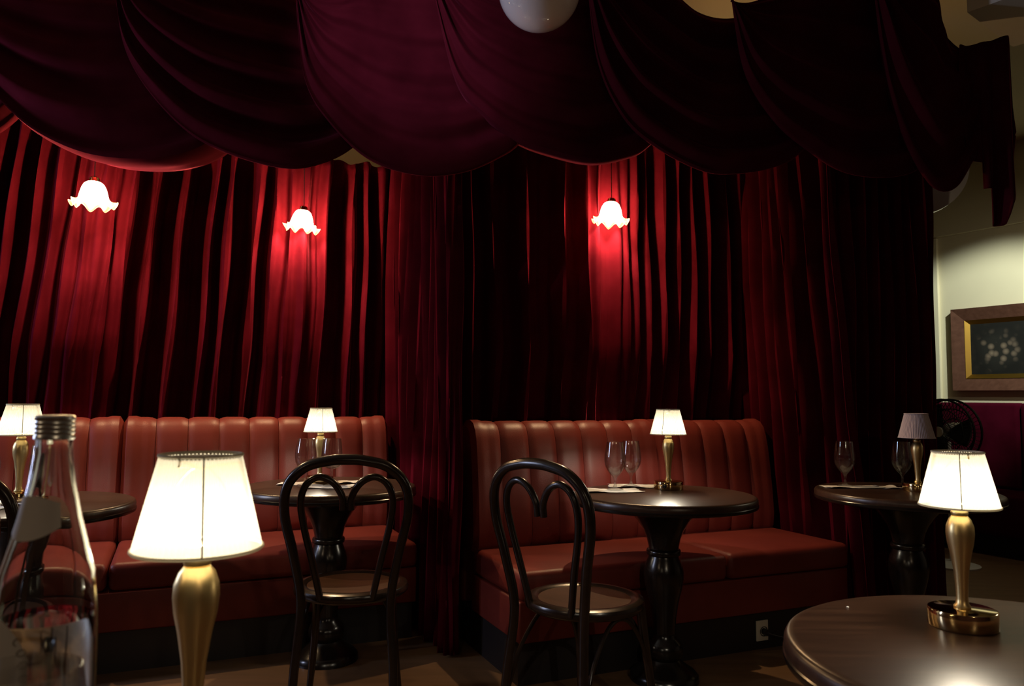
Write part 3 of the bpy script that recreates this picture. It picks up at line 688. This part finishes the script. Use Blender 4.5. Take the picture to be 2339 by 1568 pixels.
vo = nt.nodes.new('ShaderNodeTexVoronoi'); vo.inputs['Scale'].default_value = 17; nt.links.new(tc.outputs['Object'], vo.inputs['Vector'])
r1 = ramp(nt, vo.outputs['Distance'], [(0.05, (0.22, 0.17, 0.12)), (0.32, (0.12, 0.09, 0.065)), (0.52, (0.010, 0.010, 0.008))])
vd = nt.nodes.new('ShaderNodeVectorMath'); vd.operation = 'DISTANCE'; nt.links.new(tc.outputs['Object'], vd.inputs[0])
ctr = RD * (s0 + 0.36); vd.inputs[1].default_value = (ctr.x, ctr.y, 1.58)
n3 = noise(nt, 7, 2); ad = nt.nodes.new('ShaderNodeMath'); ad.operation = 'MULTIPLY_ADD'; ad.inputs[1].default_value = 0.16
nt.links.new(n3.outputs[0], ad.inputs[0]); nt.links.new(vd.outputs['Value'], ad.inputs[2])
r3 = ramp(nt, ad.outputs[0], [(0.17, (1, 1, 1)), (0.27, (0.03, 0.03, 0.03))])
mx = nt.nodes.new('ShaderNodeMix'); mx.data_type = 'RGBA'; mx.blend_type = 'MULTIPLY'; mx.inputs[0].default_value = 1
nt.links.new(r1.outputs[0], mx.inputs[6]); nt.links.new(r3.outputs[0], mx.inputs[7])
m4 = nt.nodes.new('ShaderNodeMix'); m4.data_type = 'RGBA'; m4.blend_type = 'ADD'; m4.inputs[0].default_value = 1
nt.links.new(mx.outputs[2], m4.inputs[6]); m4.inputs[7].default_value = (0.012, 0.012, 0.011, 1)
nt.links.new(m4.outputs[2], b.inputs['Base Color']); MAT['canvas'] = m
wpart('canvas', [[(p[0], .006, p[1]) for p in j_]], 'canvas')

vb = empty('velvet_bench', tuple(onwall(0.3, 0, 0)), 0, 'plum velvet wall bench under the framed picture', 'bench')
MV = Matrix.Translation(onwall(0.3, 0, 0)).inverted()
def vbox(name, s0, s1, o0, o1, z0, z1, bv, mat):
    V, F = g_box(s0, s1, o0, o1, z0, z1, bv); return mesh(name, [MV @ onwall(*v) for v in V], F, mat, vb)
vbox('plinth', -.33, 2.6, .07, .52, 0, .15, 0, 'black_paint')
vbox('seat', -.35, 2.6, .06, .62, .152, .46, .03, 'plum')
for k in range(4): vbox('back_panel', -.35 + k * .74, -.35 + (k + 1) * .74 - .01, .06, .2, .462, 1.135, .03, 'plum')

fan = empty('pedestal_fan', (3.08, 5.45, 0), math.radians(-62), 'black pedestal fan with a pale stand in front of the velvet bench', 'fan')
mesh('fan_base', *g_lathe([(0, 0), (.17, 0), (.175, .012), (.12, .026), (.03, .035), (0, .035)], 40), 'white_plastic', fan)
mesh('pole', *g_tube([(0, 0, .035), (0, 0, .5), (0, 0, .86)], .016, 12), 'white_plastic', fan)
mo = mesh('motor_housing', *g_tube(crom([(0, .17, .93), (0, .12, .93), (0, .02, .93), (0, .0, .93)], 4), lambda q: .035 + .03 * math.sin(PI * min(1, q * .9 + .1)), 16), 'white_plastic', fan)
def cage(y0, y1, nm_):
    parts = []
    for rr, yy in ((.225, (y0 + y1) / 2), (.16, y0 + (y1 - y0) * .75), (.09, y1)):
        parts.append(g_tube([(rr * math.cos(2 * PI * i / 40), yy, .93 + rr * math.sin(2 * PI * i / 40)) for i in range(40)], .004 if rr < .2 else .008, 6, True))
    for i in range(48):
        a = 2 * PI * i / 48
        parts.append(g_tube([(q * math.cos(a), yy, .93 + q * math.sin(a)) for q, yy in ((.035, y1), (.09, y1), (.16, y0 + (y1 - y0) * .75), (.205, (y0 * .6 + y1 * .4)), (.225, (y0 + y1) / 2))], .0022, 4))
    mesh(nm_, *join(*parts), 'black_metal', fan)
cage(-.02, -.11, 'front_cage'); cage(-.02, .06, 'rear_cage')
mesh('hub_badge', *g_tube([(0, -.105, .93), (0, -.112, .93), (0, -.122, .93)], .036, 20), 'white_plastic', fan)
for k in range(3):
    a = 2 * PI * k / 3
    def bl(p, q):
        r = .03 + .165 * p; aa = a + (q - .5) * (1.25 - .2 * p); return (r * math.cos(aa), -.045 + .05 * (q - .5), .93 + r * math.sin(aa))
    o = mesh('fan_blade', *g_grid(bl, 10, 8), 'black_plastic', fan); sm = o.modifiers.new('thickness', 'SOLIDIFY'); sm.thickness = .003

dp = Vector((2.44, 4.55, 2.53)); dd = Vector((-0.30, -0.94, -0.06)).normalized()
du = empty('ventilation_duct', dp, 0, 'round shiny metal ventilation duct behind the valance, by the cream wall', 'duct')
mesh('pipe', *g_tube([dd * -1.4, dd * -.7, dd * -.02], .245, 48), 'steel', du)
mesh('flange', *g_tube([dd * -.05, dd * -.03, dd * .0, dd * .02], lambda q: .268, 48), 'steel', du)
mesh('rolled_seam', *g_tube([dd * -.36, dd * -.34, dd * -.32], .252, 48), 'steel', du)
for k in (-.2, -1.2):
    mesh('hanger_strap', *g_box(-.012, .012, -.003, .003, .25, CEIL - 2.53 - dd.z * k - .001), 'steel', du, False, loc=dd * k)

so_p = J2 + U * 1.24 + N_ * 0.457
so = empty('wall_socket', (so_p.x, so_p.y, 0.085), TH, 'cream wall socket with a plug, low on the black plinth', 'socket')
mesh('cover_plate', *g_box(-.034, .034, -.008, 0, -.046, .046, .003), 'socket', so)
V, F = g_lathe([(0.0, -.001), (.019, -.001), (.021, 0.0), (.0225, 0.003), (.019, .003), (.0185, -.0005)], 28, False)
mesh('socket_well', [(x + .006, -.008 - z, y - .003) for x, y, z in V], F, 'black_plastic', so)
mesh('plug', *g_tube([(.006, -.008, -.003), (.006, -.022, -.003), (.006, -.034, -.003)], .0145, 16), 'black_plastic', so)
mesh('cable', *g_tube(crom([(.006, -.034, -.003), (.03, -.05, -.012), (.09, -.06, -.03), (.16, -.06, -.06), (.24, -.05, -.081)], 8), .0028, 6), 'cord', so)

# ================================================================== lamps of the room outside the picture
wl = empty('picture_spot', (3.55, 4.35, 3.17), 0, 'black ceiling spotlight aimed at the picture wall, above the frame', 'spotlight')
mesh('spot_can', *g_lathe([(.05, -.10), (.05, .06), (.02, .079), (0, .079)], 24, False), 'black_metal', wl)
wl.rotation_euler = Vector((.22, 2.3, -1.80)).to_track_quat('-Z', 'Y').to_euler()
light('picture_spot_bulb', 'SPOT', (0, 0, -.06), P_WALL * 7.5, (0.93, 1.0, 0.86), 0.03, look=(0, 0, -1), spot=(42, 0.6), parent=wl)
wq = empty('shaded_pendant', (3.7, 4.3, 2.42), 0, 'dark conical metal pendant outside the right edge', 'pendant lamp')
mesh('metal_shade', *g_lathe([(0.02, .16), (.06, .15), (.11, .08), (.15, 0.0)], 40, False), 'black_metal', wq)
mesh('cord', *g_tube([(0, 0, .15), (0, 0, .4), (0, 0, .829)], .003, 6), 'cord', wq)
light('side_pendant_bulb', 'POINT', (0, 0, -.02), P_WALL * 0.3, (1.0, 0.85, 0.6), 0.03, parent=wq)
sp = empty('ceiling_spot', (-1.5, 1.3, 3.17), 0, 'small black ceiling spotlight above and behind the viewer', 'spotlight')
mesh('spot_can', *g_lathe([(.05, -.10), (.05, .06), (.02, .079), (0, .079)], 24, False), 'black_metal', sp)
sp.rotation_euler = Vector((1.05, 2.0, -.45)).to_track_quat('-Z', 'Y').to_euler()
light('spot_bulb', 'SPOT', (0, 0, -.06), P_SPOT, (0.86, 0.74, 1.0), 0.03, look=(0, 0, -1), spot=(30, 1.0), parent=sp)
for i, (x, y) in enumerate(((1.1, -1.2), (-2.6, -0.4))):
    q = empty('shaded_pendant', (x, y, 2.15), 0, ['dark conical pendant hanging behind the viewer to the right', 'dark conical pendant hanging behind the viewer to the left'][i], 'pendant lamp')
    mesh('metal_shade', *g_lathe([(0.02, .16), (.06, .15), (.11, .08), (.15, 0.0)], 40, False), 'black_metal', q)
    mesh('cord', *g_tube([(0, 0, .15), (0, 0, .6), (0, 0, 1.098)], .003, 6), 'cord', q)
    light('room_pendant_bulb', 'POINT', (0, 0, -.015), P_BEHIND, (1.0, 0.72, 0.45), 0.03, parent=q)
